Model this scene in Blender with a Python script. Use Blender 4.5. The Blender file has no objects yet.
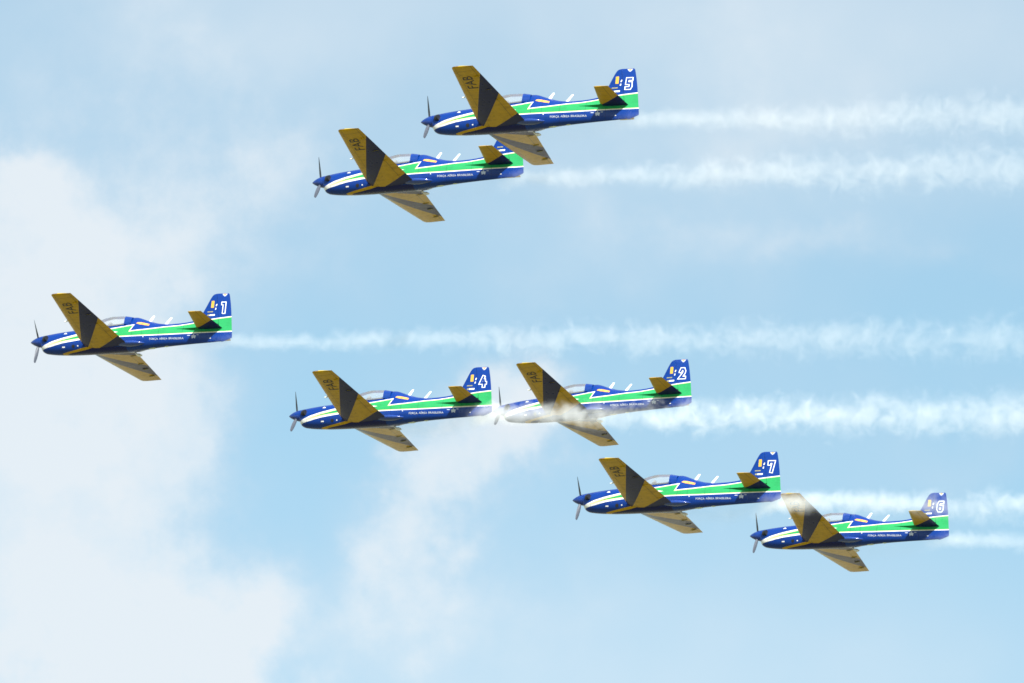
import bpy, bmesh, math, random
from mathutils import Vector, Matrix

C = bpy.context.scene
COL = C.collection
R = math.radians

# ------------------------------------------------------------------ camera
CAM_Z = 1.7
ELEV = 19.0
cam_data = bpy.data.cameras.new('camera')
cam_data.sensor_width = 36.0
cam_data.lens = 300.0
cam_data.clip_start = 1.0
cam_data.clip_end = 60000.0
cam = bpy.data.objects.new('camera', cam_data)
cam.location = (0, 0, CAM_Z)
cam.rotation_euler = (R(90 + ELEV), 0, 0)
COL.objects.link(cam)
C.camera = cam
FOCAL = 1024 * 300 / 36.0

# ------------------------------------------------------------------ sun, exposure
SUN_ELEV, SUN_AZ = 36.3, 162.0          # azimuth clockwise from +Y
SUN_POWER = 5.0
SKY_STRENGTH = 0.12
EXPOSURE = 0.78
sun_data = bpy.data.lights.new('sun', 'SUN')
sun_data.energy = SUN_POWER
sun_data.angle = R(0.5)
sun_data.color = (1.0, 0.975, 0.93)
sun = bpy.data.objects.new('sun', sun_data)
sv = Vector((math.sin(R(SUN_AZ)) * math.cos(R(SUN_ELEV)),
             math.cos(R(SUN_AZ)) * math.cos(R(SUN_ELEV)), math.sin(R(SUN_ELEV))))
sun.rotation_euler = sv.to_track_quat('Z', 'Y').to_euler()
sun.location = (0, 0, 400)
COL.objects.link(sun)

C.view_settings.view_transform = 'Standard'
C.view_settings.look = 'None'
C.view_settings.exposure = EXPOSURE
C.view_settings.gamma = 1.0
C.view_settings.use_curve_mapping = False
C.render.engine = 'CYCLES'
C.cycles.use_denoising = True
C.cycles.max_bounces = 8
C.cycles.volume_bounces = 5
C.cycles.transparent_max_bounces = 16
C.cycles.volume_max_steps = 1024
C.cycles.filter_width = 1.6


# ------------------------------------------------------------------ node helper
class NT:
    def __init__(self, tree):
        self.t = tree
        self.n = tree.nodes
        self.l = tree.links

    def new(self, kind, **kw):
        nd = self.n.new(kind)
        for k, v in kw.items():
            setattr(nd, k, v)
        return nd

    def put(self, sock, v):
        if isinstance(v, bpy.types.NodeSocket):
            self.l.new(v, sock)
        elif v is not None:
            sock.default_value = v

    def m(self, op, a, b=None, c=None, clamp=False):
        nd = self.n.new('ShaderNodeMath')
        nd.operation = op
        nd.use_clamp = clamp
        self.put(nd.inputs[0], a)
        self.put(nd.inputs[1], b)
        self.put(nd.inputs[2], c)
        return nd.outputs[0]

    def add(self, a, b): return self.m('ADD', a, b)
    def sub(self, a, b): return self.m('SUBTRACT', a, b)
    def mul(self, a, b): return self.m('MULTIPLY', a, b)
    def lt(self, a, b): return self.m('LESS_THAN', a, b)
    def gt(self, a, b): return self.m('GREATER_THAN', a, b)
    def AND(self, a, b): return self.m('MINIMUM', a, b)
    def OR(self, a, b): return self.m('MAXIMUM', a, b)

    def mix(self, f, a, b):
        nd = self.n.new('ShaderNodeMix')
        nd.data_type = 'RGBA'
        self.put(nd.inputs[0], f)
        self.put(nd.inputs[6], a)
        self.put(nd.inputs[7], b)
        return nd.outputs[2]

    def vec(self, x, y, z):
        nd = self.n.new('ShaderNodeCombineXYZ')
        for s, v in zip(nd.inputs, (x, y, z)):
            self.put(s, v)
        return nd.outputs[0]

    def sep(self, v):
        nd = self.n.new('ShaderNodeSeparateXYZ')
        self.put(nd.inputs[0], v)
        return nd.outputs

    def noise(self, v, scale, detail=4, rough=0.55, dist=0.0):
        nd = self.n.new('ShaderNodeTexNoise')
        self.put(nd.inputs['Vector'], v)
        self.put(nd.inputs['Scale'], scale)
        nd.inputs['Detail'].default_value = detail
        nd.inputs['Roughness'].default_value = rough
        nd.inputs['Distortion'].default_value = dist
        return nd.outputs[0]

    def rng(self, v, a, b, c=0.0, d=1.0, smooth=True):
        nd = self.n.new('ShaderNodeMapRange')
        nd.interpolation_type = 'SMOOTHSTEP' if smooth else 'LINEAR'
        self.put(nd.inputs[0], v)
        for s, x in zip(nd.inputs[1:5], (a, b, c, d)):
            self.put(s, x)
        return nd.outputs[0]

    def poly(self, x, pts, lo=-1.5, hi=2.5):
        """piecewise linear z(x), x in 0..10 m"""
        nd = self.n.new('ShaderNodeFloatCurve')
        cm = nd.mapping
        cu = cm.curves[0]
        P = [(px / 10.0, (pz - lo) / (hi - lo)) for px, pz in pts]
        if P[0][0] > 0: P.insert(0, (0.0, P[0][1]))
        if P[-1][0] < 1: P.append((1.0, P[-1][1]))
        while len(cu.points) < len(P):
            cu.points.new(0.5, 0.5)
        for pt, (px, pz) in zip(cu.points, P):
            pt.location = (px, pz)
            pt.handle_type = 'VECTOR'
        cm.update()
        self.put(nd.inputs[1], self.mul(x, 0.1))
        return self.m('MULTIPLY_ADD', nd.outputs[0], hi - lo, lo)


# ------------------------------------------------------------------ sky
world = bpy.data.worlds.new('World')
C.world = world
world.use_nodes = True
w = NT(world.node_tree)
w.n.clear()
sky = w.new('ShaderNodeTexSky', sky_type='NISHITA')
sky.sun_disc = False
sky.sun_elevation = R(SUN_ELEV)
sky.sun_rotation = R(SUN_AZ)
sky.altitude = 0
sky.air_density = 1.0
sky.dust_density = 1.2
sky.ozone_density = 1.6
d = w.new('ShaderNodeTexCoord').outputs['Generated']
rot = w.new('ShaderNodeVectorRotate', rotation_type='X_AXIS')
w.put(rot.inputs['Vector'], d)
rot.inputs['Angle'].default_value = R(-ELEV)
loc = rot.outputs[0]
x, y, z = w.sep(loc)
yy = w.m('MAXIMUM', w.m('ABSOLUTE', y), 0.05)
su = w.m('DIVIDE', w.m('DIVIDE', x, yy), 0.06)
sw = w.m('DIVIDE', w.m('DIVIDE', z, yy), 0.06)
# ragged cloud outlines: the position is pushed about by noise first
n1 = w.noise(loc, 34.0, 6, 0.55)
n2 = w.noise(w.new('ShaderNodeVectorMath', operation='ADD').outputs[0], 34.0, 6, 0.55)
va = w.n[-1]
for nd in w.n:
    if nd.bl_idname == 'ShaderNodeVectorMath':
        w.put(nd.inputs[0], loc)
        nd.inputs[1].default_value = (7.3, 2.1, 4.4)
us = w.m('MULTIPLY_ADD', w.sub(n1, 0.5), 0.75, su)
vs = w.m('MULTIPLY_ADD', w.sub(n2, 0.5), 0.75, sw)
BLOBS = [  # px, py, rx, ry, weight   (angles of the cloud banks, quoted on a 1024 x 683 grid)
    (40, 245, 150, 95, 0.62), (20, 380, 170, 100, 0.62), (100, 480, 130, 100, 0.50),
    (130, 620, 190, 100, 0.72), (0, 560, 120, 160, 0.35), (15, 160, 60, 45, 0.45), (250, 610, 80, 60, 0.35),
    (510, 465, 85, 65, 0.85), (440, 550, 45, 80, 0.45), (540, 415, 110, 35, 0.30),
    (900, 60, 280, 80, 0.10), (960, 140, 190, 70, 0.15),
    (820, 215, 220, 30, 0.25), (270, 210, 220, 130, 0.26), (200, 130, 140, 70, 0.28), (60, 40, 160, 60, 0.2),
    (700, 655, 330, 80, 0.08), (600, 250, 120, 80, 0.16), (450, 640, 160, 50, 0.2),
    (690, 110, 160, 60, 0.2), (1000, 420, 110, 40, 0.18), (560, 330, 90, 30, 0.12)]
tot = None
for px, py, rx, ry, wt in BLOBS:
    dx = w.m('MULTIPLY', w.sub(us, (px - 512) / 512), 512 / rx)
    dy = w.m('MULTIPLY', w.sub(vs, (341.5 - py) / 512), 512 / ry)
    r2 = w.m('MULTIPLY_ADD', dx, dx, w.mul(dy, dy))
    g = w.mul(w.m('POWER', 2.718, w.mul(r2, -1.0)), wt)
    tot = g if tot is None else w.add(tot, g)
fine = w.noise(loc, 95.0, 7, 0.6)
broad = w.noise(loc, 20.0, 5, 0.5)
broken = w.noise(loc, 3.2, 8, 0.6)
f = w.m('MULTIPLY', tot, w.rng(fine, 0.25, 0.75, 0.70, 1.30))
f = w.m('MULTIPLY_ADD', w.rng(f, 0.15, 0.75), 0.26, w.mul(f, 0.55))     # firmer edges
f = w.add(f, w.rng(broad, 0.35, 0.75, 0.18, 0.36))
# thin smooth veil, high above the broken cloud
for px, py, rx, ry, wt in ((480, -10, 900, 120, 0.30), (900, 90, 300, 120, 0.26), (680, 690, 600, 130, 0.30), (270, 210, 260, 150, 0.10), (820, 210, 300, 60, 0.08)):
    dx = w.m('MULTIPLY', w.m('SUBTRACT', w.m('MULTIPLY_ADD', w.sub(broad, 0.5), 0.3, su), (px - 512) / 512), 512 / rx)
    dy = w.m('MULTIPLY', w.m('SUBTRACT', w.m('MULTIPLY_ADD', w.sub(broad, 0.5), 0.3, sw), (341.5 - py) / 512), 512 / ry)
    f = w.add(f, w.mul(w.m('POWER', 2.718, w.mul(w.m('MULTIPLY_ADD', dx, dx, w.mul(dy, dy)), -1.0)), wt))
# the rest of the sky, away from the part the photograph shows
far = w.rng(w.m('MAXIMUM', w.m('ABSOLUTE', su), w.m('ABSOLUTE', sw)), 1.3, 4.0)
f = w.add(f, w.mul(far, w.rng(broken, 0.42, 0.62, 0.0, 0.7)))
f = w.m('MULTIPLY', w.m('MINIMUM', f, 1.0), 0.92)
CLOUD = (4.0, 4.28, 4.52, 1)
thin = (3.0, 3.5, 4.05, 1)
cl = w.mix(w.rng(f, 0.2, 0.8), thin, CLOUD)
tint = w.new('ShaderNodeMix'); tint.data_type = 'RGBA'; tint.blend_type = 'MULTIPLY'
tint.inputs[0].default_value = 1.0
w.put(tint.inputs[6], sky.outputs[0]); tint.inputs[7].default_value = (0.87, 1.05, 0.89, 1)
colr = w.mix(f, tint.outputs[2], cl)
bg = w.new('ShaderNodeBackground')
w.put(bg.inputs[0], colr)
bg.inputs[1].default_value = SKY_STRENGTH
out = w.new('ShaderNodeOutputWorld')
w.l.new(bg.outputs[0], out.inputs[0])


# ------------------------------------------------------------------ materials
def material(name):
    m = bpy.data.materials.new(name)
    m.use_nodes = True
    t = NT(m.node_tree)
    t.n.clear()
    o = t.new('ShaderNodeOutputMaterial')
    b = t.new('ShaderNodeBsdfPrincipled')
    t.l.new(b.outputs[0], o.inputs[0])
    return m, t, b, o


def simple(name, col, rough=0.4, metal=0.0, coat=0.0, grime=0.12, scale=6.0):
    m, t, b, o = material(name)
    oc = t.new('ShaderNodeTexCoord').outputs['Object']
    n = t.noise(oc, scale, 5)
    dark = tuple(c * (1 - grime) for c in col[:3]) + (1,)
    lite = tuple(min(1, c * (1 + grime)) for c in col[:3]) + (1,)
    t.put(b.inputs['Base Color'], t.mix(t.rng(n, 0.3, 0.7), dark, lite))
    b.inputs['Roughness'].default_value = rough
    b.inputs['Metallic'].default_value = metal
    b.inputs['Coat Weight'].default_value = coat
    return m


OX, OZ = 3.9, -0.66       # the thing's origin: belly under the wing, metres behind / below the spinner tip

BLUE = (0.002, 0.033, 0.22, 1)
NAVY = (0.003, 0.006, 0.085, 1)
GREEN = (0.022, 0.30, 0.095, 1)
WHITE = (0.80, 0.80, 0.78, 1)
CREAM = (0.78, 0.72, 0.34, 1)
YELLOW = (0.54, 0.315, 0.007, 1)


def frame(t):
    """aft (m behind spinner tip), y to port, z above thrust line"""
    oc = t.new('ShaderNodeTexCoord').outputs['Object']
    s = t.sep(oc)
    return oc, t.m('SUBTRACT', OX, s[0]), s[1], t.m('ADD', s[2], OZ)


def finish(t, b, col, oc, rough=0.28, wear=0.18, coat=0.08, spec=0.3):
    n = t.noise(oc, 3.0, 6, 0.65)
    sc = t.new('ShaderNodeVectorMath', operation='MULTIPLY')
    t.put(sc.inputs[0], oc)
    sc.inputs[1].default_value = (0.6, 5.0, 5.0)
    n2 = t.noise(sc.outputs[0], 2.0, 5, 0.6)       # streaks along the airflow
    dirt = t.m('MULTIPLY', t.rng(t.m('MULTIPLY_ADD', n, 0.5, t.mul(n2, 0.5)), 0.42, 0.68), wear)
    hs = t.new('ShaderNodeMix'); hs.data_type = 'RGBA'; hs.blend_type = 'MULTIPLY'
    t.put(hs.inputs[0], dirt); t.put(hs.inputs[6], col); hs.inputs[7].default_value = (0.35, 0.3, 0.25, 1)
    t.put(b.inputs['Base Color'], hs.outputs[2])
    t.put(b.inputs['Roughness'], t.m('MULTIPLY_ADD', n, 0.2, rough - 0.06))
    b.inputs['Coat Weight'].default_value = coat
    b.inputs['Specular IOR Level'].default_value = spec
    b.inputs['Coat Roughness'].default_value = 0.12


# --- fuselage, fin and rudder livery
UP1 = [(0.55, -0.40), (0.66, -0.34), (1.21, -0.14), (1.75, 0.0), (2.35, 0.12), (4.05, 0.36), (5.4, 0.575)]
UP2 = [(4.4, 0.12), (5.06, 0.21), (5.77, 0.29), (6.68, 0.42), (7.28, 0.48), (8.0, 0.60), (8.74, 0.74), (9.9, 0.87)]
LOW = [(0.55, -0.47), (0.68, -0.46), (1.23, -0.37), (1.78, -0.26), (2.56, -0.17), (4.64, -0.10), (6.16, -0.055), (8.0, 0.02), (9.9, 0.10)]
MARG = [(0.6, 0.18), (1.3, 0.115), (2.4, 0.098), (3.6, 0.05), (9.9, 0.05)]
YTOP = [(1.7, -0.66), (2.0, -0.63), (2.46, -0.57), (2.95, -0.49), (3.3, -0.42)]


def livery(name):
    m, t, b, o = material(name)
    oc, a, y, z = frame(t)
    u1, u2, lo, mg = t.poly(a, UP1), t.poly(a, UP2), t.poly(a, LOW), t.poly(a, MARG)
    lim = t.m('MULTIPLY_ADD', t.sub(z, 0.21), 0.4545, 5.06)

    def region(off):
        r1 = t.AND(t.lt(z, t.sub(u1, off)), t.lt(a, t.sub(lim, off)))
        return t.OR(r1, t.AND(t.lt(z, t.sub(u2, off)), t.gt(a, 4.6)))
    outer = t.AND(region(0.0), t.gt(z, lo))
    edge = t.AND(region(t.mul(mg, 0.55)), t.gt(z, t.m('MULTIPLY_ADD', mg, 0.62, lo)))
    inner = t.AND(region(mg), t.gt(z, t.add(lo, mg)))
    # little white flash just behind the wing, pointing aft
    fl = t.AND(t.lt(a, 4.5), t.lt(t.m('ABSOLUTE', t.sub(z, 0.15)), t.m('MULTIPLY', t.sub(4.5, a), 0.16)))
    fl = t.AND(fl, t.gt(a, 3.9))
    col = t.mix(outer, BLUE, WHITE)
    col = t.mix(edge, col, CREAM)
    col = t.mix(inner, col, GREEN)
    col = t.mix(fl, col, WHITE)
    yt = t.poly(a, YTOP)
    yw = t.rng(a, 1.7, 2.9, 0.03, 0.10, False)
    ys = t.AND(t.AND(t.lt(z, yt), t.gt(z, t.sub(yt, yw))), t.AND(t.gt(a, 1.7), t.lt(a, 3.4)))
    belly = t.AND(t.lt(z, t.sub(yt, yw)), t.AND(t.gt(a, 1.75), t.lt(a, 4.9)))
    col = t.mix(belly, col, NAVY)
    col = t.mix(ys, col, YELLOW)
    lines = None                                   # skin joints round the fuselage
    for st in (1.02, 1.74, 2.62, 5.15, 5.62, 6.42, 7.55, 8.45):
        q = t.lt(t.m('ABSOLUTE', t.sub(a, st)), 0.009)
        lines = q if lines is None else t.OR(lines, q)
    lines = t.OR(lines, t.AND(t.lt(t.m('ABSOLUTE', t.sub(z, t.m('MULTIPLY_ADD', a, 0.012, -0.33))), 0.007), t.lt(a, 9.2)))
    col = t.mix(t.mul(lines, 0.45), col, (0.01, 0.012, 0.03, 1))
    finish(t, b, col, oc, 0.24, 0.22)
    return m


def wing_paint(name):
    m, t, b, o = material(name)
    oc, a, y, z = frame(t)
    ay = t.m('ABSOLUTE', y)

    def line(p, q):        # ay on the line p-q at this chord position
        s = (q[1] - p[1]) / (q[0] - p[0])
        return t.m('MULTIPLY_ADD', t.sub(a, p[0]), s, p[1])
    e1 = line((4.33, 4.87), (2.90, 0.85))
    e2 = line((4.57, 3.04), (2.92, 0.17))
    e3 = line((4.83, 1.25), (2.9, -0.15))
    dark = t.OR(t.AND(t.lt(ay, e1), t.gt(ay, e2)), t.lt(ay, e3))
    col = t.mix(dark, YELLOW, NAVY)
    # control surface gaps and skin joints, thin dark lines that are really there
    hinge = t.m('MULTIPLY_ADD', ay, -0.092, 4.62)
    gap = t.AND(t.lt(t.m('ABSOLUTE', t.sub(a, hinge)), 0.014), t.gt(ay, 0.7))
    for yy_ in (0.75, 3.05, 3.1):
        pass
    cut = t.AND(t.lt(t.m('ABSOLUTE', t.sub(ay, 3.1)), 0.014), t.gt(a, hinge))
    rib = t.AND(t.lt(t.m('ABSOLUTE', t.sub(ay, 5.2)), 0.010), t.lt(a, 6.0))
    spar = t.lt(t.m('ABSOLUTE', t.sub(a, t.m('MULTIPLY_ADD', ay, 0.02, 3.3))), 0.008)
    lines = t.OR(t.OR(gap, cut), t.OR(rib, spar))
    col = t.mix(t.mul(lines, 0.6), col, (0.03, 0.025, 0.02, 1))
    # upper side: blue front, yellow back
    geo = t.new('ShaderNodeNewGeometry')
    tr = t.new('ShaderNodeVectorTransform', vector_type='NORMAL', convert_from='WORLD', convert_to='OBJECT')
    t.put(tr.inputs[0], geo.outputs['Normal'])
    nz = t.sep(tr.outputs[0])[2]
    top = t.mix(t.gt(a, t.m('MULTIPLY_ADD', ay, 0.05, 3.3)), BLUE, (0.55, 0.45, 0.02, 1))
    col = t.mix(t.gt(nz, 0.15), col, top)
    # soot and oil specks on the skin
    sp = t.noise(oc, 7.0, 3, 0.6)
    col = t.mix(t.mul(t.rng(sp, 0.66, 0.72), 0.55), col, (0.06, 0.04, 0.015, 1))
    finish(t, b, col, oc, 0.26, 0.5, 0.0, 0.30)
    return m


def tail_paint(name):
    m, t, b, o = material(name)
    oc, a, y, z = frame(t)
    ay = t.m('ABSOLUTE', y)
    e = t.m('MULTIPLY_ADD', t.sub(a, 8.28), (0.96 - 0.27) / (9.22 - 8.27), 0.27)
    col = t.mix(t.lt(ay, e), YELLOW, NAVY)
    geo = t.new('ShaderNodeNewGeometry')
    tr = t.new('ShaderNodeVectorTransform', vector_type='NORMAL', convert_from='WORLD', convert_to='OBJECT')
    t.put(tr.inputs[0], geo.outputs['Normal'])
    nz = t.sep(tr.outputs[0])[2]
    col = t.mix(t.gt(nz, 0.15), col, GREEN)
    hinge = t.m('MULTIPLY_ADD', ay, -0.1, 9.0)
    gap = t.lt(t.m('ABSOLUTE', t.sub(a, hinge)), 0.012)
    col = t.mix(t.mul(gap, 0.6), col, (0.03, 0.025, 0.02, 1))
    finish(t, b, col, oc, 0.36, 0.35, 0.0)
    return m


M_FUS = livery('livery_paint')
M_WING = wing_paint('wing_paint')
M_TAIL = tail_paint('tailplane_paint')
M_BLUE = simple('blue_paint', BLUE, 0.25, coat=0.4)
M_GLOSS = simple('gloss_blue', BLUE, 0.14, coat=1.0)
M_WHITE = simple('white_paint', WHITE, 0.4, grime=0.05)
M_CREAM = simple('cream_paint', (0.62, 0.63, 0.45, 1), 0.4)
M_DARK = simple('black_paint', (0.012, 0.013, 0.018, 1), 0.45)
M_BLADE = simple('blade_paint', (0.055, 0.065, 0.09, 1), 0.5)
M_NAVYTXT = simple('navy_lettering', (0.012, 0.012, 0.03, 1), 0.5)
M_ORANGE = simple('orange_decal', (0.75, 0.34, 0.08, 1), 0.45, grime=0.3, scale=9)
M_FLAG = simple('flag_yellow', (0.62, 0.36, 0.05, 1), 0.45, grime=0.12)
M_STEEL = simple('exhaust_steel', (0.10, 0.085, 0.075, 1), 0.45, metal=0.8)
M_SEAT = simple('seat_grey', (0.25, 0.27, 0.3, 1), 0.7)
M_FADED = simple('faded_white', (0.42, 0.46, 0.58, 1), 0.5)
M_TEXT = simple('lettering_white', (0.55, 0.58, 0.64, 1), 0.5)
M_OLIVE = simple('olive_decal', (0.30, 0.27, 0.14, 1), 0.5)


def glass():
    m, t, b, o = material('canopy_acrylic')
    t.n.remove(b)
    tr = t.new('ShaderNodeBsdfTransparent'); tr.inputs[0].default_value = (0.93, 0.96, 0.98, 1)
    gl = t.new('ShaderNodeBsdfGlossy'); gl.inputs['Roughness'].default_value = 0.06
    df = t.new('ShaderNodeBsdfDiffuse'); df.inputs[0].default_value = (0.8, 0.82, 0.84, 1)  # white diffuse share stands in for bright sky glare on the canopy
    fr = t.new('ShaderNodeFresnel'); fr.inputs[0].default_value = 1.49
    m1 = t.new('ShaderNodeMixShader'); m1.inputs[0].default_value = 0.18
    t.l.new(tr.outputs[0], m1.inputs[1]); t.l.new(df.outputs[0], m1.inputs[2])
    m2 = t.new('ShaderNodeMixShader')
    t.l.new(fr.outputs[0], m2.inputs[0]); t.l.new(m1.outputs[0], m2.inputs[1]); t.l.new(gl.outputs[0], m2.inputs[2])
    t.l.new(m2.outputs[0], o.inputs[0])
    return m


M_GLASS = glass()


# ------------------------------------------------------------------ ground
def make_ground():
    m, t, b, o = material('dry_airfield_grass')
    oc = t.new('ShaderNodeTexCoord').outputs['Object']
    n = t.noise(oc, 0.004, 8, 0.6)
    n2 = t.noise(oc, 0.12, 6, 0.6)
    c = t.mix(t.rng(n, 0.35, 0.65), (0.17, 0.16, 0.09, 1), (0.10, 0.12, 0.055, 1))
    c = t.mix(t.mul(t.rng(n2, 0.4, 0.7), 0.4), c, (0.24, 0.21, 0.14, 1))
    gx, gy, gz = t.sep(oc)
    dist = t.m('SQRT', t.m('MULTIPLY_ADD', gx, gx, t.mul(gy, gy)))
    pale_ring = t.mix(t.rng(n, 0.3, 0.7), (0.36, 0.31, 0.21, 1), (0.29, 0.27, 0.18, 1))
    c = t.mix(t.rng(t.m('MULTIPLY_ADD', n2, 120.0, dist), 720, 860), c, pale_ring)      # unseen pale outer ground, added for its sheen on the far wings
    t.put(b.inputs['Base Color'], c)
    b.inputs['Roughness'].default_value = 0.95
    me = bpy.data.meshes.new('ground')
    S = 20000
    N = 24
    vs = [(-S + 2 * S * i / N, -S + 2 * S * j / N, 0) for j in range(N + 1) for i in range(N + 1)]
    fs = [(j * (N + 1) + i, j * (N + 1) + i + 1, (j + 1) * (N + 1) + i + 1, (j + 1) * (N + 1) + i) for j in range(N) for i in range(N)]
    me.from_pydata(vs, [], fs)
    me.materials.append(m)
    ob = bpy.data.objects.new('ground', me)
    ob['kind'] = 'structure'
    COL.objects.link(ob)


make_ground()


# ------------------------------------------------------------------ mesh helpers (aft, y, z) -> object space
def P3(a, y, z):
    return Vector((OX - a, y, z - OZ))


def interp(pts, x):
    """monotone cubic through pts"""
    n = len(pts)
    if x <= pts[0][0]: return pts[0][1]
    if x >= pts[-1][0]: return pts[-1][1]
    for i in range(n - 1):
        if pts[i][0] <= x <= pts[i + 1][0]:
            break
    h = pts[i + 1][0] - pts[i][0]
    dl = (pts[i + 1][1] - pts[i][1]) / h

    def slope(k):
        if k <= 0 or k >= n - 1:
            j = 0 if k <= 0 else n - 2
            return (pts[j + 1][1] - pts[j][1]) / (pts[j + 1][0] - pts[j][0])
        s0 = (pts[k][1] - pts[k - 1][1]) / (pts[k][0] - pts[k - 1][0])
        s1 = (pts[k + 1][1] - pts[k][1]) / (pts[k + 1][0] - pts[k][0])
        return 0.0 if s0 * s1 <= 0 else 2 * s0 * s1 / (s0 + s1)
    t = (x - pts[i][0]) / h
    m0, m1 = slope(i), slope(i + 1)
    return ((2 * t ** 3 - 3 * t * t + 1) * pts[i][1] + (t ** 3 - 2 * t * t + t) * h * m0
            + (-2 * t ** 3 + 3 * t * t) * pts[i + 1][1] + (t ** 3 - t * t) * h * m1)


TOP = [(0.60, 0.27), (0.8, 0.30), (1.5, 0.39), (2.3, 0.46), (2.75, 0.50), (3.3, 0.56), (4.0, 0.60), (4.7, 0.66), (4.95, 0.98), (5.1, 1.0),
       (5.76, 0.80), (6.3, 0.645), (6.75, 0.60), (7.2, 0.615), (7.7, 0.66), (8.1, 0.72), (8.6, 0.70), (9.2, 0.55), (9.45, 0.4)]
BOT = [(0.60, -0.31), (0.64, -0.42), (0.72, -0.51), (0.9, -0.59), (1.5, -0.66), (2.2, -0.685), (3.2, -0.68), (4.6, -0.66), (5.4, -0.60),
       (6.4, -0.50), (7.9, -0.415), (8.9, -0.375), (9.45, -0.345)]
HW = [(0.60, 0.265), (0.72, 0.31), (1.0, 0.37), (1.6, 0.43), (2.4, 0.475), (3.2, 0.50), (4.6, 0.49), (5.4, 0.45), (6.4, 0.355),
      (7.4, 0.265), (8.4, 0.175), (9.1, 0.10), (9.45, 0.06)]
# height of the widest point as a fraction, and where the turtle deck pinches in
MID = [(0.60, -0.02), (0.9, -0.13), (1.6, -0.13), (3.0, -0.10), (5.0, -0.02), (7.0, 0.04), (9.0, 0.08), (9.45, 0.08)]
EXT = [(0.60, 2.0), (1.5, 2.2), (3.0, 2.45), (4.5, 2.45), (6.5, 2.2), (9.45, 2.0)]
EXU = [(0.60, 2.0), (1.5, 2.15), (3.0, 2.3), (4.6, 2.3), (5.0, 1.55), (5.8, 1.55), (6.6, 1.75), (7.6, 1.35), (8.4, 1.1), (9.45, 1.1)]


def section(a, z):
    """half width of the fuselage at (aft, z)"""
    tp, bt, hw, md = interp(TOP, a), interp(BOT, a), interp(HW, a), interp(MID, a)
    if z >= md:
        e = interp(EXU, a); q = min(1, (z - md) / (tp - md))
    else:
        e = interp(EXT, a); q = min(1, (md - z) / (md - bt))
    return hw * max(0.0, 1 - q ** e) ** (1 / e)


def link(name, me, mat, parent=None, smooth=True):
    if mat is not None:
        me.materials.append(mat)
    ob = bpy.data.objects.new(name, me)
    COL.objects.link(ob)
    if parent is not None:
        ob.parent = parent
    if smooth:
        for p in me.polygons:
            p.use_smooth = True
    return ob


def to_mesh(name, bm, sharp=35):
    bmesh.ops.recalc_face_normals(bm, faces=bm.faces)
    for e in bm.edges:
        if len(e.link_faces) == 2 and e.calc_face_angle(0) > R(sharp):
            e.smooth = False
    me = bpy.data.meshes.new(name)
    bm.to_mesh(me)
    bm.free()
    return me


def loft(bm, rings, cap=True, closed=True):
    V = [[bm.verts.new(p) for p in r] for r in rings]
    n = len(V[0])
    for A, B in zip(V, V[1:]):
        for i in range(n if closed else n - 1):
            j = (i + 1) % n
            try: bm.faces.new((A[i], A[j], B[j], B[i]))
            except ValueError: pass
    if cap:
        bm.faces.new(V[0]); bm.faces.new(V[-1])
    return V


def fuselage_mesh():
    bm = bmesh.new()
    st = sorted(set([0.60, 0.615, 0.64, 0.67, 0.72, 0.78, 0.84, 0.9, 1.0] + [1.0 + 0.15 * i for i in range(1, 57)] + [4.72, 4.78, 4.84, 4.9, 4.95, 5.0, 5.05, 9.45]))
    st = [s for s in st if s <= 9.45]
    rings = []
    for a in st:
        tp, bt, hw, md = interp(TOP, a), interp(BOT, a), interp(HW, a), interp(MID, a)
        ring = []
        N = 56
        for k in range(N):
            th = 2 * math.pi * k / N
            c, s = math.cos(th), math.sin(th)
            e = interp(EXU if s >= 0 else EXT, a)
            yv = hw * math.copysign(abs(c) ** (2 / e), c)
            zv = md + (tp - md if s >= 0 else md - bt) * math.copysign(abs(s) ** (2 / e), s)
            ring.append(P3(a, yv, zv))
        rings.append(ring)
    loft(bm, rings)
    return to_mesh('fuselage', bm, 50)


def airfoil(n=14, t=0.15):
    pts = []
    def th(x): return 5 * t * (0.2969 * math.sqrt(x) - 0.126 * x - 0.3516 * x * x + 0.2843 * x ** 3 - 0.1036 * x ** 4)
    xs = [0.5 * (1 - math.cos(math.pi * i / n)) for i in range(n + 1)]
    up = [(x, th(x) * 1.15) for x in xs]
    lo = [(x, -th(x) * 0.85) for x in xs]
    return list(reversed(up)) + lo[1:-1]


def wing_mesh(side):
    bm = bmesh.new()
    rings = []
    ys = [0.0, 0.4, 0.6, 1.0, 1.6, 2.2, 2.8, 3.4, 4.0, 4.6, 5.1, 5.40, 5.50, 5.56, 5.585]
    for yv in ys:
        k = yv / 5.57
        le = 2.78 + (3.26 - 2.78) * k
        te = 5.06 + (4.235 - 5.06) * k
        zc = -0.45 + (0.09 + 0.45) * k
        tt = 0.15 - 0.03 * k
        sc = 1.0
        if yv > 5.45:
            q = (yv - 5.45) / 0.135
            sc = math.sqrt(max(0.02, 1 - q * q))
            le += 0.10 * q * q
        c = te - le
        tw = math.radians(1.4 - 2.2 * k)
        ring = []
        for xx, zz in airfoil():
            a = le + xx * c
            z = zc + zz * c * (tt / 0.15) * sc - (xx - 0.4) * c * math.tan(tw)
            ring.append(P3(a, side * yv, z))
        rings.append(ring)
    loft(bm, rings)
    return to_mesh('wing', bm, 40)


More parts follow.
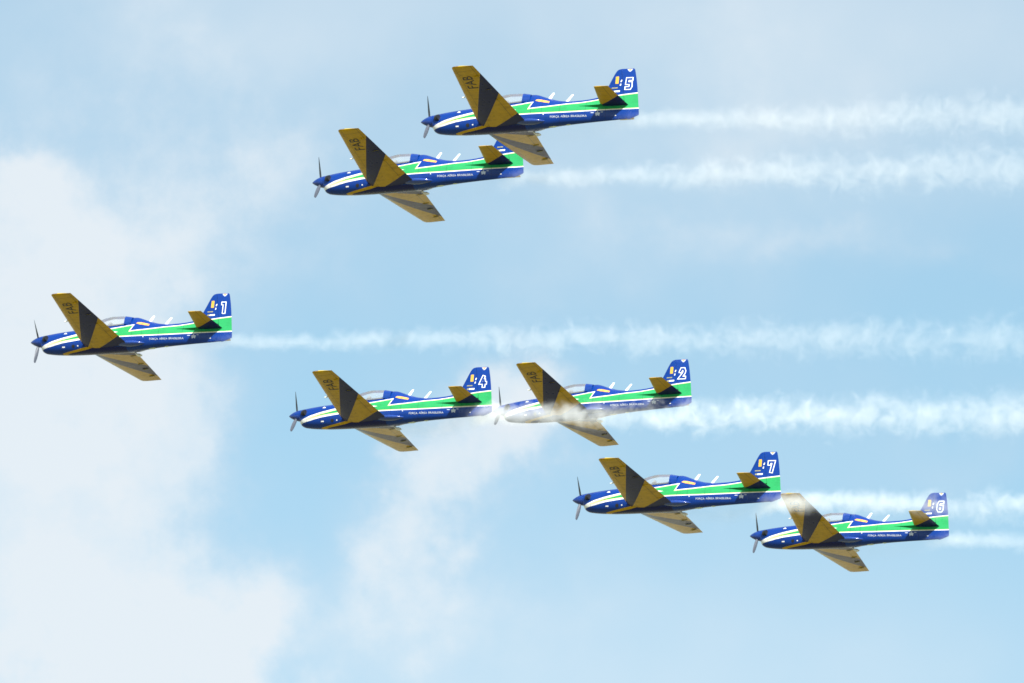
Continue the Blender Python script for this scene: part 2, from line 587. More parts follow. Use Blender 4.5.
def tailplane_mesh(side):
    bm = bmesh.new()
    rings = []
    for yv in [0.05, 0.25, 0.6, 1.0, 1.4, 1.78, 1.86, 1.90]:
        k = yv / 1.90
        le = 8.18 + (8.43 - 8.18) * k
        te = 9.42 + (9.07 - 9.42) * k
        sc = 1.0 if yv < 1.80 else (0.75 if yv < 1.88 else 0.3)
        c = te - le
        ring = [P3(le + xx * c, side * yv, 0.285 + 0.139 * k + zz * c * 0.72 * sc) for xx, zz in airfoil(10)]
        rings.append(ring)
    loft(bm, rings)
    return to_mesh('tailplane', bm, 40)


def strake_mesh(side):
    bm = bmesh.new()
    rings = []
    for a in [7.25, 7.5, 7.8, 8.1, 8.3]:
        q = (a - 7.25) / 1.05
        y0 = section(a, 0.27) - 0.03
        y1 = section(a, 0.27) + 0.01 + 0.17 * q ** 1.3
        h = 0.012 + 0.02 * q
        rings.append([P3(a, side * y0, 0.27 + h), P3(a, side * y1, 0.274 + 0.004), P3(a, side * y1, 0.274 - 0.004), P3(a, side * y0, 0.27 - h)])
    loft(bm, rings)
    return to_mesh('strake', bm, 40)


# fin and rudder: side outline with thickness
FIN_LE = [(0.50, 7.75), (0.70, 8.02), (0.86, 8.22), (1.06, 8.36), (1.45, 8.545), (1.80, 8.71), (1.90, 8.775), (1.955, 8.85), (1.985, 8.96)]   # (z, aft)
HINGE = [(-0.36, 9.40), (0.3, 9.25), (1.985, 8.985)]
RTE = [(-0.36, 9.50), (-0.30, 9.66), (-0.20, 9.89), (-0.15, 9.905), (0.11, 9.875), (1.93, 9.585), (1.985, 9.54)]


def fin_half(a, z):
    """half thickness of fin or rudder"""
    le = interp(FIN_LE, max(0.5, z)); h = interp(HINGE, z); te = interp(RTE, z)
    T = 0.062 - 0.022 * max(0, z) / 2
    if a <= h:
        q = max(0.0, (a - le) / max(1e-3, h - le))
        return T * math.sqrt(max(0, 1 - (1 - q) ** 2.2)) + 0.002
    q = min(1.0, (a - h) / max(1e-3, te - h))
    return T * (1 - q) + 0.010 * q


def fin_mesh():
    bm = bmesh.new()
    rings = []
    zs = [0.50, 0.6, 0.7, 0.8, 0.95, 1.1, 1.3, 1.5, 1.7, 1.82, 1.9, 1.95, 1.985]
    for z in zs:
        le, h = interp(FIN_LE, z), interp(HINGE, z) - 0.006
        n = 9
        S = [le + (h - le) * (i / n) ** 1.6 for i in range(n + 1)]
        sh = 0.35 if z > 1.98 else 1.0
        ring = [P3(a, fin_half(a, z) * sh, z) for a in S] + [P3(a, -fin_half(a, z) * sh, z) for a in reversed(S[1:])]
        rings.append(ring)
    loft(bm, rings)
    return to_mesh('fin', bm, 40)


def rudder_mesh():
    bm = bmesh.new()
    rings = []
    zs = [-0.36, -0.30, -0.2, -0.15, 0.0, 0.3, 0.7, 1.1, 1.5, 1.8, 1.93, 1.985]
    for z in zs:
        h, te = interp(HINGE, z) + 0.006, interp(RTE, z)
        n = 6
        S = [h + (te - h) * i / n for i in range(n + 1)]
        sh = 0.35 if z > 1.98 or z < -0.35 else 1.0
        ring = [P3(a, fin_half(a, z) * sh, z) for a in S] + [P3(a, -fin_half(a, z) * sh, z) for a in reversed(S)]
        rings.append(ring)
    loft(bm, rings)
    return to_mesh('rudder', bm, 40)


CAN = [(2.78, 0.40), (3.0, 0.66), (3.3, 0.90), (3.7, 1.055), (4.1, 1.12), (4.5, 1.115), (4.8, 1.07), (4.97, 1.02)]


def canopy_mesh():
    bm = bmesh.new()
    rings = []
    for i in range(25):
        a = 2.82 + (4.72 - 2.82) * i / 24
        tp = interp(CAN, a)
        sill = interp(TOP, a) - 0.02
        hw = section(a, interp(TOP, a) - 0.12) * 0.98
        hh = max(0.02, tp - sill)
        ring = []
        for k in range(17):
            th = math.pi * k / 16
            ring.append(P3(a, hw * math.copysign(abs(math.cos(th)) ** 0.75, math.cos(th)), sill + hh * math.sin(th) ** 0.85 - 0.06))
        rings.append(ring)
    loft(bm, rings, cap=False, closed=False)
    return to_mesh('canopy', bm, 60)


def canopy_frame_mesh():
    bm = bmesh.new()
    # rear hoop that joins the spine, mid arch and windscreen arch
    for a0, a1, pr in ((4.66, 5.02, 0.018), (3.28, 3.31, 0.010)):
        rings = []
        for s, a in enumerate((a0, a0 + 0.001, a1 - 0.001, a1)):
            tp = interp(CAN, a); sill = min(interp(TOP, min(a, 4.7)), 0.66) - 0.02
            hw = section(a, sill - 0.10) * 0.98
            g = -0.012 if s in (0, 3) else pr
            rings.append([P3(a, (hw + g) * math.copysign(abs(math.cos(math.pi * k / 20)) ** 0.75, math.cos(math.pi * k / 20)),
                             sill - 0.06 + (tp - sill + g) * math.sin(math.pi * k / 20) ** 0.85) for k in range(21)])
        loft(bm, rings, cap=False, closed=False)
    # sill rails
    for s in (-1, 1):
        rings = []
        for i in range(14):
            a = 2.95 + (4.9 - 2.95) * i / 13
            z0 = min(interp(TOP, a), 0.66) - 0.05
            y0 = section(min(a, 4.65), min(z0, interp(TOP, min(a, 4.65)) - 0.1)) * s
            rings.append([P3(a, y0 + 0.012 * s, z0 - 0.03), P3(a, y0 + 0.012 * s, z0 + 0.03), P3(a, y0 - 0.02 * s, z0 + 0.03), P3(a, y0 - 0.02 * s, z0 - 0.03)])
        loft(bm, rings)
    return to_mesh('canopy_frame', bm, 40)


def seat_mesh(a):
    bm = bmesh.new()
    def box(a0, a1, hy, z0, z1, lean=0.0):
        V = [P3(aa + (lean if zz == z1 else 0), s * hy, zz) for zz in (z0, z1) for aa, s in ((a0, -1), (a0, 1), (a1, 1), (a1, -1))]
        v = [bm.verts.new(p) for p in V]
        for f in ((0, 1, 2, 3), (7, 6, 5, 4), (0, 4, 5, 1), (1, 5, 6, 2), (2, 6, 7, 3), (3, 7, 4, 0)):
            bm.faces.new([v[i] for i in f])
    box(a, a + 0.12, 0.22, 0.25, 0.68, 0.08)
    box(a + 0.07, a + 0.17, 0.12, 0.69, 0.80, 0.02)
    box(a - 0.4, a - 0.01, 0.22, 0.22, 0.32)
    bmesh.ops.bevel(bm, geom=bm.edges[:], offset=0.02, segments=2, affect='EDGES')
    return to_mesh('seat', bm, 40)


def lathe(prof, n=32, axis_z=0.0):
    bm = bmesh.new()
    rings = [[P3(a, r * math.cos(2 * math.pi * k / n), axis_z + r * math.sin(2 * math.pi * k / n)) for k in range(n)] for a, r in prof]
    loft(bm, rings)
    return bm


def spinner_mesh():
    prof = [(0.0, 0.004), (0.03, 0.035), (0.08, 0.075), (0.16, 0.125), (0.26, 0.175), (0.36, 0.215), (0.46, 0.245), (0.55, 0.262), (0.588, 0.266), (0.598, 0.25)]
    return to_mesh('spinner', lathe(prof), 50)


def blade_mesh():
    """blade along +z in its own space, origin on the thrust line at the hub"""
    bm = bmesh.new()
    rings = []
    for r, c, pit, t in ((0.16, 0.09, 60, 0.075), (0.27, 0.11, 58, 0.06), (0.40, 0.15, 52, 0.04), (0.6, 0.17, 44, 0.028),
                         (0.85, 0.165, 37, 0.02), (1.00, 0.14, 33, 0.014), (1.09, 0.11, 31, 0.011), (1.13, 0.06, 31, 0.007)):
        th = R(pit)
        ring = []
        for k in range(12):
            q = 2 * math.pi * k / 12
            u, v = 0.5 * c * math.cos(q), 0.5 * t * math.sin(q)
            # chord lies in the disc plane (y) tilted towards the flight direction (x)
            ring.append(Vector((-u * math.sin(th) + v * math.cos(th), u * math.cos(th) + v * math.sin(th), r)))
        rings.append(ring)
    loft(bm, rings)
    return to_mesh('propeller_blade', bm, 50)


def tube(bm, pts, rads, n=12):
    rings = []
    for i, p in enumerate(pts):
        a = pts[max(0, i - 1)]; b = pts[min(len(pts) - 1, i + 1)]
        q = (b - a).normalized().to_track_quat('Z', 'Y')
        rings.append([p + q @ Vector((rads[i] * math.cos(2 * math.pi * k / n), rads[i] * math.sin(2 * math.pi * k / n), 0)) for k in range(n)])
    loft(bm, rings)


def exhaust_mesh(side):
    bm = bmesh.new()
    y0 = section(0.9, 0.02)
    # short flared stub with a hollow mouth facing outwards and aft
    pts = [P3(0.80, side * (y0 - 0.10), 0.02), P3(0.84, side * (y0 + 0.01), 0.02), P3(0.90, side * (y0 + 0.06), 0.02), P3(0.97, side * (y0 + 0.085), 0.02),
           P3(0.965, side * (y0 + 0.083), 0.02), P3(0.90, side * (y0 + 0.055), 0.02)]
    tube(bm, pts, [0.12, 0.125, 0.125, 0.12, 0.10, 0.08], 18)
    return to_mesh('exhaust_stack', bm, 50)


def antenna_mesh(a0, z0, da, dz, chord):
    bm = bmesh.new()
    rings = []
    for k in (0.0, 0.5, 0.92, 1.0):
        c = chord * (1 - 0.35 * k) * (0.8 if k == 1.0 else 1)
        a = a0 + da * k
        ring = [P3(a + c * (0.5 - 0.5 * math.cos(q)) , 0.028 * (1 - 0.4 * k) * math.sin(q), z0 + dz * k) for q in [2 * math.pi * i / 10 for i in range(10)]]
        rings.append(ring)
    loft(bm, rings)
    return to_mesh('antenna', bm, 60)


def pitot_mesh(yv):
    bm = bmesh.new()
    k = yv / 5.57
    le = 2.78 + 0.48 * k; z = -0.45 + 0.54 * k
    tube(bm, [P3(le + 0.05, yv, z - 0.02), P3(le - 0.05, yv, z - 0.05), P3(le - 0.07, yv, z - 0.055), P3(le - 0.13, yv, z - 0.055)], [0.035, 0.03, 0.028, 0.024], 10)
    return to_mesh('pitot_tube', bm, 60)


def fairing_mesh(side, yv):
    """flap / aileron hinge fairing under the wing"""
    bm = bmesh.new()
    k = yv / 5.57
    te = 5.06 - 0.825 * k; z = -0.45 + 0.54 * k
    rings = []
    for q in (0, 0.12, 0.35, 0.6, 0.85, 1.0):
        a = te - 0.40 + 0.30 * q
        r = 0.032 * math.sin(math.pi * min(0.97, max(0.03, q))) ** 0.6
        rings.append([P3(a, side * yv + 0.5 * r * math.cos(2 * math.pi * i / 10), z - 0.07 * (1 - 0.6 * q) + r * math.sin(2 * math.pi * i / 10)) for i in range(10)])
    loft(bm, rings)
    return to_mesh('hinge_fairing', bm, 60)


def fillet_mesh(side):
    bm = bmesh.new()
    rings = []
    for i in range(15):
        q = i / 14
        a = 4.55 + 1.25 * q
        rr = math.sin(math.pi * min(0.985, max(0.015, 0.12 + 0.88 * q))) ** 0.7
        cy = section(a, -0.35) * 0.82
        cz = -0.42 + 0.04 * q
        rings.append([P3(a, side * (cy + (0.25 * rr + 0.02) * math.cos(2 * math.pi * k / 20)), cz + 0.135 * rr * math.sin(2 * math.pi * k / 20)) for k in range(20)])
    loft(bm, rings)
    return to_mesh('wing_fillet', bm, 60)


def step_mesh():
    bm = bmesh.new()
    tube(bm, [P3(5.02, -0.42, -0.50), P3(5.10, -0.46, -0.60), P3(5.22, -0.52, -0.64), P3(5.34, -0.58, -0.63)], [0.03, 0.045, 0.085, 0.03], 10)
    return to_mesh('boarding_step', bm, 60)


def bump_mesh(a, l, h):
    """small aerial blisters under the rear fuselage"""
    bm = bmesh.new()
    rings = []
    zb = interp(BOT, a)
    for q in (0.02, 0.15, 0.4, 0.7, 0.98):
        r = math.sin(math.pi * q) ** 0.6
        rings.append([P3(a + l * (q - 0.5) * 2, 0.05 * r * math.cos(2 * math.pi * i / 12), zb + h * r * math.sin(2 * math.pi * i / 12)) for i in range(12)])
    loft(bm, rings)
    return to_mesh('belly_blister', bm, 60)


# ------------------------------------------------------------------ decals (polygons laid on a surface)
def decal(name, polys, surf, mat, lift=0.006):
    """polys: lists of (aft, z); surf(aft, z) -> y of the skin; each polygon is cut fine enough to follow it"""
    bm = bmesh.new()
    for pl in polys:
        try: bm.faces.new([bm.verts.new((p[0], 0, p[1])) for p in pl])
        except ValueError: pass
    bmesh.ops.triangulate(bm, faces=bm.faces[:])
    for _ in range(3):
        long_e = [e for e in bm.edges if e.calc_length() > 0.12]
        if not long_e: break
        bmesh.ops.subdivide_edges(bm, edges=long_e, cuts=1)
        bmesh.ops.triangulate(bm, faces=bm.faces[:])
    for v in bm.verts:
        a, z = v.co.x, v.co.z
        v.co = P3(a, surf(a, z) + lift, z)
    me = bpy.data.meshes.new(name)
    bm.to_mesh(me); bm.free()
    me.materials.append(mat)
    return me


def stroke_polys(pts, wd):
    """square-capped mitred stroke as one quad strip"""
    n = len(pts)
    Lp, Rp = [], []
    for i, p in enumerate(pts):
        p = Vector(p)
        d0 = (p - Vector(pts[i - 1])).normalized() if i else None
        d1 = (Vector(pts[i + 1]) - p).normalized() if i < n - 1 else None
        if d0 is None: d0 = d1; p = p - d1 * wd * 0.5
        if d1 is None: d1 = d0; p = p + d0 * wd * 0.5
        nrm0 = Vector((-d0.y, d0.x)); nrm1 = Vector((-d1.y, d1.x))
        mt = (nrm0 + nrm1)
        mt = mt.normalized()
        k = 0.5 * wd / max(0.45, mt.dot(nrm0))
        Lp.append(p + mt * k); Rp.append(p - mt * k)
    return [[tuple(Lp[i]), tuple(Lp[i + 1]), tuple(Rp[i + 1]), tuple(Rp[i])] for i in range(n - 1)]


DIGITS = {   # strokes in a unit box, x right (aft), y up
    '1': [[(0.32, 0.97), (0.66, 0.97), (0.66, 0.02)]],
    '2': [[(0.12, 0.72), (0.3, 0.98), (0.75, 0.98), (0.92, 0.75), (0.80, 0.52), (0.12, 0.04), (0.95, 0.04)]],
    '3': [[(0.1, 0.97), (0.85, 0.97), (0.5, 0.56), (0.9, 0.4), (0.8, 0.04), (0.1, 0.04)]],
    '4': [[(0.55, 0.98), (0.08, 0.36), (0.98, 0.36)], [(0.70, 0.64), (0.70, 0.02)]],
    '5': [[(0.95, 0.97), (0.22, 0.97), (0.15, 0.55), (0.85, 0.55), (0.88, 0.20), (0.70, 0.04), (0.08, 0.04)]],
    '6': [[(0.95, 0.97), (0.40, 0.97), (0.12, 0.72), (0.12, 0.20), (0.3, 0.04), (0.75, 0.04), (0.9, 0.2), (0.9, 0.5), (0.45, 0.5)]],
    '7': [[(0.05, 0.80), (0.05, 0.98), (0.92, 0.98), (0.55, 0.02)]],
}


def number_meshes(ch):
    def place(q):
        return (9.25 + q[0] * 0.225, 1.05 + q[1] * 0.45)
    surf = lambda a, z: fin_half(a, z)
    outer, inner = [], []
    for st in DIGITS[ch]:
        pts = [place(q) for q in st]
        outer += stroke_polys(pts, 0.168)
        inner += stroke_polys(pts, 0.094)
    return decal('tail_number', outer, surf, M_WHITE, 0.006), decal('number_core', inner, surf, M_BLUE, 0.011)


def text_polys(body, size):
    cu = bpy.data.curves.new('lettering', 'FONT')
    cu.body = body; cu.size = size; cu.resolution_u = 2
    ob = bpy.data.objects.new('lettering', cu)
    COL.objects.link(ob)
    dg = bpy.context.evaluated_depsgraph_get()
    me = bpy.data.meshes.new_from_object(ob.evaluated_get(dg))
    polys = [[tuple(me.vertices[i].co[:2]) for i in p.vertices] for p in me.polygons]
    bpy.data.objects.remove(ob); bpy.data.curves.remove(cu); bpy.data.meshes.remove(me)
    return polys


def rect(a0, z0, a1, z1, lean=0.0):
    return [(a0, z0), (a1, z0), (a1 + lean, z1), (a0 + lean, z1)]


def disc(a, z, ra, rz, n=14):
    return [(a + ra * math.cos(2 * math.pi * k / n), z + rz * math.sin(2 * math.pi * k / n)) for k in range(n)]


FIN = lambda a, z: fin_half(a, z)
FUS = lambda a, z: section(a, z)


def wing_letters():
    """FAB in dark letters under the port wing, read from the nose side"""
    polys = text_polys('FAB', 1.0)
    xs = [p[0] for pl in polys for p in pl]; ys = [p[1] for pl in polys for p in pl]
    x0, x1, y0, y1 = min(xs), max(xs), min(ys), max(ys)
    bm = bmesh.new()
    for pl in polys:
        vs = []
        for px, py in pl:
            u = (px - x0) / (x1 - x0); v = (py - y0) / (y1 - y0)
            yv = 3.74 + 1.04 * u
            a = 3.90 - 0.44 * v                       # letter tops point to the leading edge
            vs.append(bm.verts.new((a, yv, 0)))
        try: bm.faces.new(vs)
        except ValueError: pass
    bmesh.ops.triangulate(bm, faces=bm.faces[:])
    for v in bm.verts:
        a, yv = v.co.x, v.co.y
        k = yv / 5.57
        le = 2.78 + 0.48 * k; te = 5.06 - 0.825 * k; c = te - le
        zc = -0.45 + 0.54 * k; xx = (a - le) / c; t = 0.15
        th = 5 * t * (0.2969 * math.sqrt(xx) - 0.126 * xx - 0.3516 * xx * xx + 0.2843 * xx ** 3 - 0.1036 * xx ** 4) * 0.85
        tt = (0.15 - 0.03 * k) / 0.15
        z = zc - th * c * tt - (xx - 0.4) * c * math.tan(math.radians(1.4 - 2.2 * k))
        v.co = P3(a, yv, z - 0.008)
    me = bpy.data.meshes.new('wing_lettering')
    bm.to_mesh(me); bm.free(); me.materials.append(M_NAVYTXT)
    return me


def fuselage_letters():
    """one mesh for each word"""
    out = []
    for word, a0, a1, lift in (('FORÇA', 6.02, 6.42, 0.0), ('AÉREA', 6.48, 6.87, 0.009), ('BRASILEIRA', 6.93, 7.63, 0.018)):
        polys = text_polys(word, 1.0)
        xs = [p[0] for pl in polys for p in pl]
        x0, x1 = min(xs), max(xs)
        out.append(decal('fuselage_lettering', [[(a0 + (a1 - a0) * (px - x0) / (x1 - x0), -0.255 + lift + 0.12 * py) for px, py in pl] for pl in polys], FUS, M_TEXT, 0.006))
    return out


def tag(o, label, cat, group=None):
    o['label'] = label
    o['category'] = cat
    if group: o['group'] = group


# ------------------------------------------------------------------ one aircraft with all its parts
def build_aircraft():
    root = bpy.data.objects.new('aerobatic_plane', None)
    COL.objects.link(root)
    fus = link('fuselage', fuselage_mesh(), M_FUS, root)
    for q in ((6.05, 0.22, 0.045), (6.75, 0.12, 0.03)):
        link('belly_blister', bump_mesh(*q), M_CREAM, fus)
    for me in fuselage_letters():
        link('fuselage_lettering', me, None, fus, False)
    link('nose_art', decal('nose_art', [[(5.26, 0.60), (5.34, 0.665), (5.55, 0.655), (5.72, 0.61), (5.9, 0.565), (5.88, 0.47), (5.6, 0.52), (5.42, 0.55)]], FUS, M_ORANGE, 0.007), None, fus, False)
    link('star_emblem', decal('star_emblem', [[(8.10 + 0.12 * (1 if k % 2 == 0 else 0.45) * math.cos(2 * math.pi * k / 10 + 1.57), -0.11 + 0.13 * (1 if k % 2 == 0 else 0.45) * math.sin(2 * math.pi * k / 10 + 1.57)) for k in range(10)]], FUS, M_FADED, 0.006), None, fus, False)
    for q in (rect(7.80, -0.085, 7.93, -0.05), rect(8.24, -0.06, 8.34, -0.03)):
        link('stencil', decal('stencil', [q], FUS, M_FADED, 0.006), None, fus, False)
    for q in ([(1.76, 0.20), (1.94, 0.20), (1.88, 0.27), (1.82, 0.27)], rect(1.76, -0.47, 1.90, -0.42), rect(2.52, -0.45, 2.58, -0.40), rect(5.70, -0.13, 5.74, -0.09), rect(8.85, -0.22, 8.92, -0.19)):
        link('service_panel', decal('service_panel', [q], FUS, M_WHITE, 0.006), None, fus, False)
    link('oil_cooler_vent', decal('oil_cooler_vent', [disc(2.32, -0.43, 0.085, 0.075)], FUS, M_DARK, 0.006), None, fus, False)
    for s in (1, -1):
        wg = link('wing', wing_mesh(s), M_WING, root)
        for yv in (1.2, 2.6, 3.5, 4.7):
            link('hinge_fairing', fairing_mesh(s, yv), M_WING if s == 1 else M_OLIVE, wg)
        if s == 1:
            link('wing_lettering', wing_letters(), None, wg, False)
            link('pitot_tube', pitot_mesh(2.95), M_WHITE, wg)
        link('wing_fillet', fillet_mesh(s), M_GLOSS, root)
        link('tailplane', tailplane_mesh(s), M_TAIL, root)
        link('strake', strake_mesh(s), M_FUS, root)
        link('exhaust_stack', exhaust_mesh(s), M_DARK, root)
    fin = link('fin', fin_mesh(), M_FUS, root)
    link('flag_emblem', decal('flag_emblem', [[(8.755, 1.29), (8.90, 1.29), (8.90, 1.60), (8.87, 1.63), (8.755, 1.62)]], FIN, M_FLAG, 0.006), None, fin, False)
    for q in (rect(8.98, 1.36, 9.03, 1.46, 0.03), rect(8.96, 1.19, 9.01, 1.28, 0.02), rect(8.72, 0.90, 8.98, 0.97, 0.01)):
        link('fin_marking', decal('fin_marking', [q], FIN, M_WHITE, 0.006), None, fin, False)
    for q in (rect(8.60, 1.075, 8.87, 1.12, 0.01), rect(8.62, 0.90, 8.71, 0.97, 0.01)):
        link('name_plate', decal('name_plate', [q], FIN, M_OLIVE, 0.006), None, fin, False)
    rud = link('rudder', rudder_mesh(), M_FUS, root)
    link('squadron_badge', decal('squadron_badge', [[(9.24, 1.96), (9.50, 1.96), (9.44, 1.87), (9.37, 1.82), (9.30, 1.87)]], FIN, M_FADED, 0.006), None, rud, False)
    link('badge_core', decal('badge_core', [[(9.30, 1.95), (9.44, 1.95), (9.37, 1.87)]], FIN, M_ORANGE, 0.010), None, rud, False)
    can = link('canopy', canopy_mesh(), M_GLASS, root)
    link('canopy_frame', canopy_frame_mesh(), M_BLUE, can)
    for a in (3.75, 4.55):
        link('seat', seat_mesh(a), M_SEAT, root)
    spin = link('spinner', spinner_mesh(), M_BLUE, root)
    bl = blade_mesh()
    for k in range(3):
        b = link('propeller_blade', bl, M_BLADE if k == 0 and not bl.materials else None, spin)
        b.location = P3(0.42, 0, 0)
        b.rotation_euler = (R(-30 + 120 * k), 0, 0)
    link('antenna', antenna_mesh(5.72, 0.77, 0.20, 0.27, 0.17), M_WHITE, root)
    link('antenna', antenna_mesh(6.52, 0.60, 0.28, 0.32, 0.16), M_WHITE, root)
    link('boarding_step', step_mesh(), M_WHITE, root)
    return root


def copy_tree(o, parent=None):
    c = o.copy()
    COL.objects.link(c)
    if parent is not None:
        c.parent = parent
    for ch in list(o.children):
        copy_tree(ch, c)
    return c


# nose tip in camera space and body axes (forward, port, up) in the world
POSES = {
    '5': ((-3.939, 9.461, -368.396), (-.9469, .3152, .0641), (-.3124, -.9487, .0493), 0),
    '3': ((-8.808, 6.987, -376.27), (-.9414, .3327, .0558), (-.3306, -.9428, .0431), 3),
    '1': ((-21.973, -.059, -389.589), (-.9399, .3340, .0713), (-.3311, -.9423, .0495), -16),
    '4': ((-10.173, -3.423, -389.24), (-.9371, .3415, .0728), (-.3403, -.9399, .0290), 4),
    '2': ((-.905, -3.259, -398.480), (-.9319, .3580, .0581), (-.3555, -.9334, .0492), 5),
    '7': ((2.705, -7.118, -382.066), (-.9321, .3526, .0831), (-.3530, -.9356, .0106), -8),
    '6': ((11.304, -9.254, -405.619), (-.9394, .3319, .0856), (-.3290, -.9432, .0463), -4),
}
LABELS = {
    '5': 'blue, green and yellow aerobatic plane with white 5 on its fin, topmost of the formation',
    '3': 'blue, green and yellow aerobatic plane whose fin is hidden behind the wing of number 5',
    '1': 'blue, green and yellow aerobatic plane with white 1 on its fin, leading at far left',
    '4': 'blue, green and yellow aerobatic plane with white 4 on its fin, close behind number 1',
    '2': 'blue, green and yellow aerobatic plane with white 2 on its fin, nose veiled by smoke',
    '7': 'blue, green and yellow aerobatic plane with white 7 on its fin, below number 2',
    '6': 'blue, green and yellow aerobatic plane with white 6 on its fin, lowest at far right',
}
ce, se = math.cos(R(ELEV)), math.sin(R(ELEV))
CAM_AX = Matrix(((1, 0, 0), (0, -se, -ce), (0, ce, -se)))       # columns: right, up, back


def cam_to_world(v):
    return CAM_AX @ Vector(v) + Vector((0, 0, CAM_Z))


proto = build_aircraft()
PLANES = {}
for i, (num, (nose, f, l, spin_deg)) in enumerate(POSES.items()):
    o = proto if i == 0 else copy_tree(proto)
    f = Vector(f).normalized(); l = Vector(l); l = (l - f * l.dot(f)).normalized(); u = f.cross(l)
    rotm = Matrix((f, l, u)).transposed()
    base = cam_to_world(nose) - rotm @ Vector((OX, 0, -OZ))
    o.rotation_euler = rotm.to_euler()
    o.location = base
    tag(o, LABELS[num], 'airplane', 'aerobatic planes flying in formation')
    PLANES[num] = (o, rotm, base)
for num, (o, rotm, base) in PLANES.items():
    rud = next(c for c in o.children if c.name.startswith('rudder'))
    a, b = number_meshes(num)
    na = link('tail_number', a, None, rud, False)
    nb = link('number_core', b, None, rud, False)
    sp = next(c for c in o.children if c.name.startswith('spinner'))
    for bl in sp.children:
        bl.rotation_euler.x += R(POSES[num][3])


# ------------------------------------------------------------------ smoke
BELLY_Y, BELLY_Z = 0.75, 0.40


def smoke_material(name, r0, r1, length, lead, dens, seed, fade):
    """local +x runs aft along the trail; radius grows from r0 to r1"""
    m = bpy.data.materials.new(name)
    m.use_nodes = True
    t = NT(m.node_tree)
    t.n.clear()
    o = t.new('ShaderNodeOutputMaterial')
    pv = t.new('ShaderNodeVolumePrincipled')
    oc = t.new('ShaderNodeTexCoord').outputs['Object']
    x, y, z = t.sep(oc)
    off = t.new('ShaderNodeVectorMath', operation='ADD')
    t.put(off.inputs[0], oc); off.inputs[1].default_value = (seed * 13.7, seed * 5.1, seed * 2.9)
    so = off.outputs[0]
    age = t.m('DIVIDE', t.m('MAXIMUM', x, 0.0), length)
    rad = t.m('MULTIPLY_ADD', t.m('POWER', age, 0.75), r1 - r0, r0)
    rad = t.m('MULTIPLY', rad, t.rng(x, -2.0, 1.0, 1.3, 1.0))
    # ahead of the tail the smoke runs back under the belly, to starboard of it
    drop = t.rng(x, -3.4, 0.3, 1.0, 0.0)
    yb = t.m('MULTIPLY_ADD', drop, -BELLY_Y, y)
    zb = t.m('MULTIPLY_ADD', drop, BELLY_Z, z)
    # the trail's centre line wanders as it ages
    wob = t.new('ShaderNodeTexNoise'); wob.inputs['Scale'].default_value = 0.28; wob.inputs['Detail'].default_value = 2
    t.put(wob.inputs['Vector'], t.vec(x, seed * 3.3, 0.0))
    ws = t.sep(wob.outputs['Color'])
    amp = t.mul(rad, 0.6)
    y2 = t.m('MULTIPLY_ADD', t.sub(ws[0], 0.5), amp, yb)
    z2 = t.m('MULTIPLY_ADD', t.sub(ws[1], 0.5), amp, zb)
    rr = t.m('DIVIDE', t.m('SQRT', t.m('MULTIPLY_ADD', y2, y2, t.mul(z2, z2))), rad)
    # billows: cell size follows the age
    n = t.noise(so, 1.4, 6, 0.62, 0.6)
    n2 = t.noise(so, 0.45, 3, 0.5)
    nn = t.m('MULTIPLY_ADD', n, 0.85, t.mul(n2, 0.15))
    body = t.m('SUBTRACT', t.m('MULTIPLY_ADD', t.sub(nn, 0.5), t.rng(x, 0.0, 14.0, 2.2, 4.8), 0.95), rr)
    dn = t.rng(body, -0.15, 1.25)
    dil = t.m('DIVIDE', dens, t.m('MULTIPLY_ADD', age, fade, 1.0))
    dn = t.m('MULTIPLY', dn, dil)
    dn = t.m('MULTIPLY', dn, t.rng(x, -lead, 1.5 - lead, 0.0, 1.0))
    dn = t.m('MULTIPLY', dn, t.rng(x, -1.5, 0.35, 0.10, 1.0))
    t.put(pv.inputs['Density'], dn)
    pv.inputs['Color'].default_value = (0.97, 0.983, 0.996, 1)
    pv.inputs['Anisotropy'].default_value = -0.25
    t.l.new(pv.outputs[0], o.inputs['Volume'])
    m.cycles.volume_step_rate = 0.05
    return m


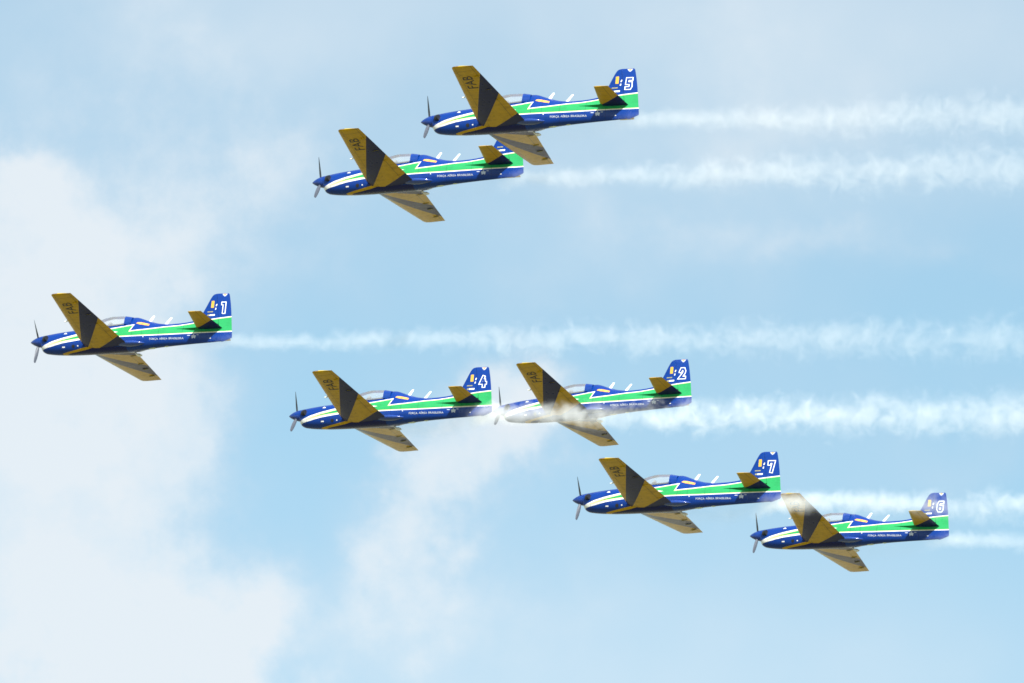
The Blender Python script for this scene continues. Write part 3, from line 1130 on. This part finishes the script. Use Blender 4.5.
def smoke_trail(num, label, tail_px, end_y, r0, r1, dens, seed, end_x=1180, lead=5.6, fade=3.2):
    o, rotm, base = PLANES[num]
    start = base + rotm @ P3(9.9, 0, tail_px)
    # aim: heads aft level with the flight path; its height is set by where the drifting smoke has got to
    s = CAM_AX.transposed() @ (start - Vector((0, 0, CAM_Z)))
    f = CAM_AX.transposed() @ (rotm @ Vector((1, 0, 0)))
    dx, dz = -f.x, -f.z
    L = 1.0
    for _ in range(40):
        px = 512 + FOCAL * (s.x + dx * L) / -(s.z + dz * L)
        L += (end_x - px) / 24.0
    zE = s.z + dz * L
    yE = (341.5 - end_y) / FOCAL * -zE
    dvec = Vector((dx * L, yE - s.y, dz * L))
    length = dvec.length
    ax = (CAM_AX @ dvec).normalized()
    q = ax.to_track_quat('X', 'Z')
    bm = bmesh.new()
    rings = []
    n = 20
    xs = [-lead + 0.6 * i for i in range(int(lead / 0.6) + 1)] + [0.2 + (length - 0.2) * i / 12 for i in range(13)]
    for x in xs:
        age = max(0, x) / length
        rad = (r0 + (r1 - r0) * age ** 0.75) * (1.75 + 0.7 * min(1, max(0, (1.0 - x) / 3.0)))
        q0 = min(1, max(0, (0.3 - x) / 3.7)); q0 = q0 * q0 * (3 - 2 * q0)
        rings.append([Vector((x, rad * math.cos(2 * math.pi * k / n) + BELLY_Y * q0, rad * math.sin(2 * math.pi * k / n) - BELLY_Z * q0)) for k in range(n)])
    loft(bm, rings)
    me = to_mesh('smoke_trail', bm)
    ob = link('smoke_trail', me, smoke_material('white_smoke', r0, r1, length, lead, dens, seed, fade))
    ob.location = start
    ob.rotation_euler = q.to_euler()
    tag(ob, label, 'smoke trail', 'smoke trails behind the planes')


smoke_trail('5', 'white smoke trail streaming from the tail of plane number 5, highest of all', -0.46, 115, 0.42, 1.15, 0.68, 1)
smoke_trail('3', 'second white smoke trail from the top, from the plane overlapped by number 5', -0.42, 163, 0.42, 1.15, 0.66, 2)
smoke_trail('1', 'long thin white smoke trail streaming from the lead plane number 1', -0.36, 337, 0.38, 1.1, 0.62, 3)
smoke_trail('4', 'thick white smoke trail from number 4 drifting across the nose of number 2', -0.36, 416, 0.52, 1.1, 2.4, 4, fade=9.0)
smoke_trail('2', 'white smoke trail from number 2, merging above the thick trail of number 4', -0.3, 406, 0.4, 1.0, 0.25, 5)
smoke_trail('7', 'white smoke trail from number 7 crossing the wing and fin of number 6', -0.42, 507, 0.5, 0.85, 2.0, 6, fade=6.0)
smoke_trail('6', 'short white smoke trail behind number 6 at the right, lowest of all', -0.42, 546, 0.42, 0.8, 0.9, 7)
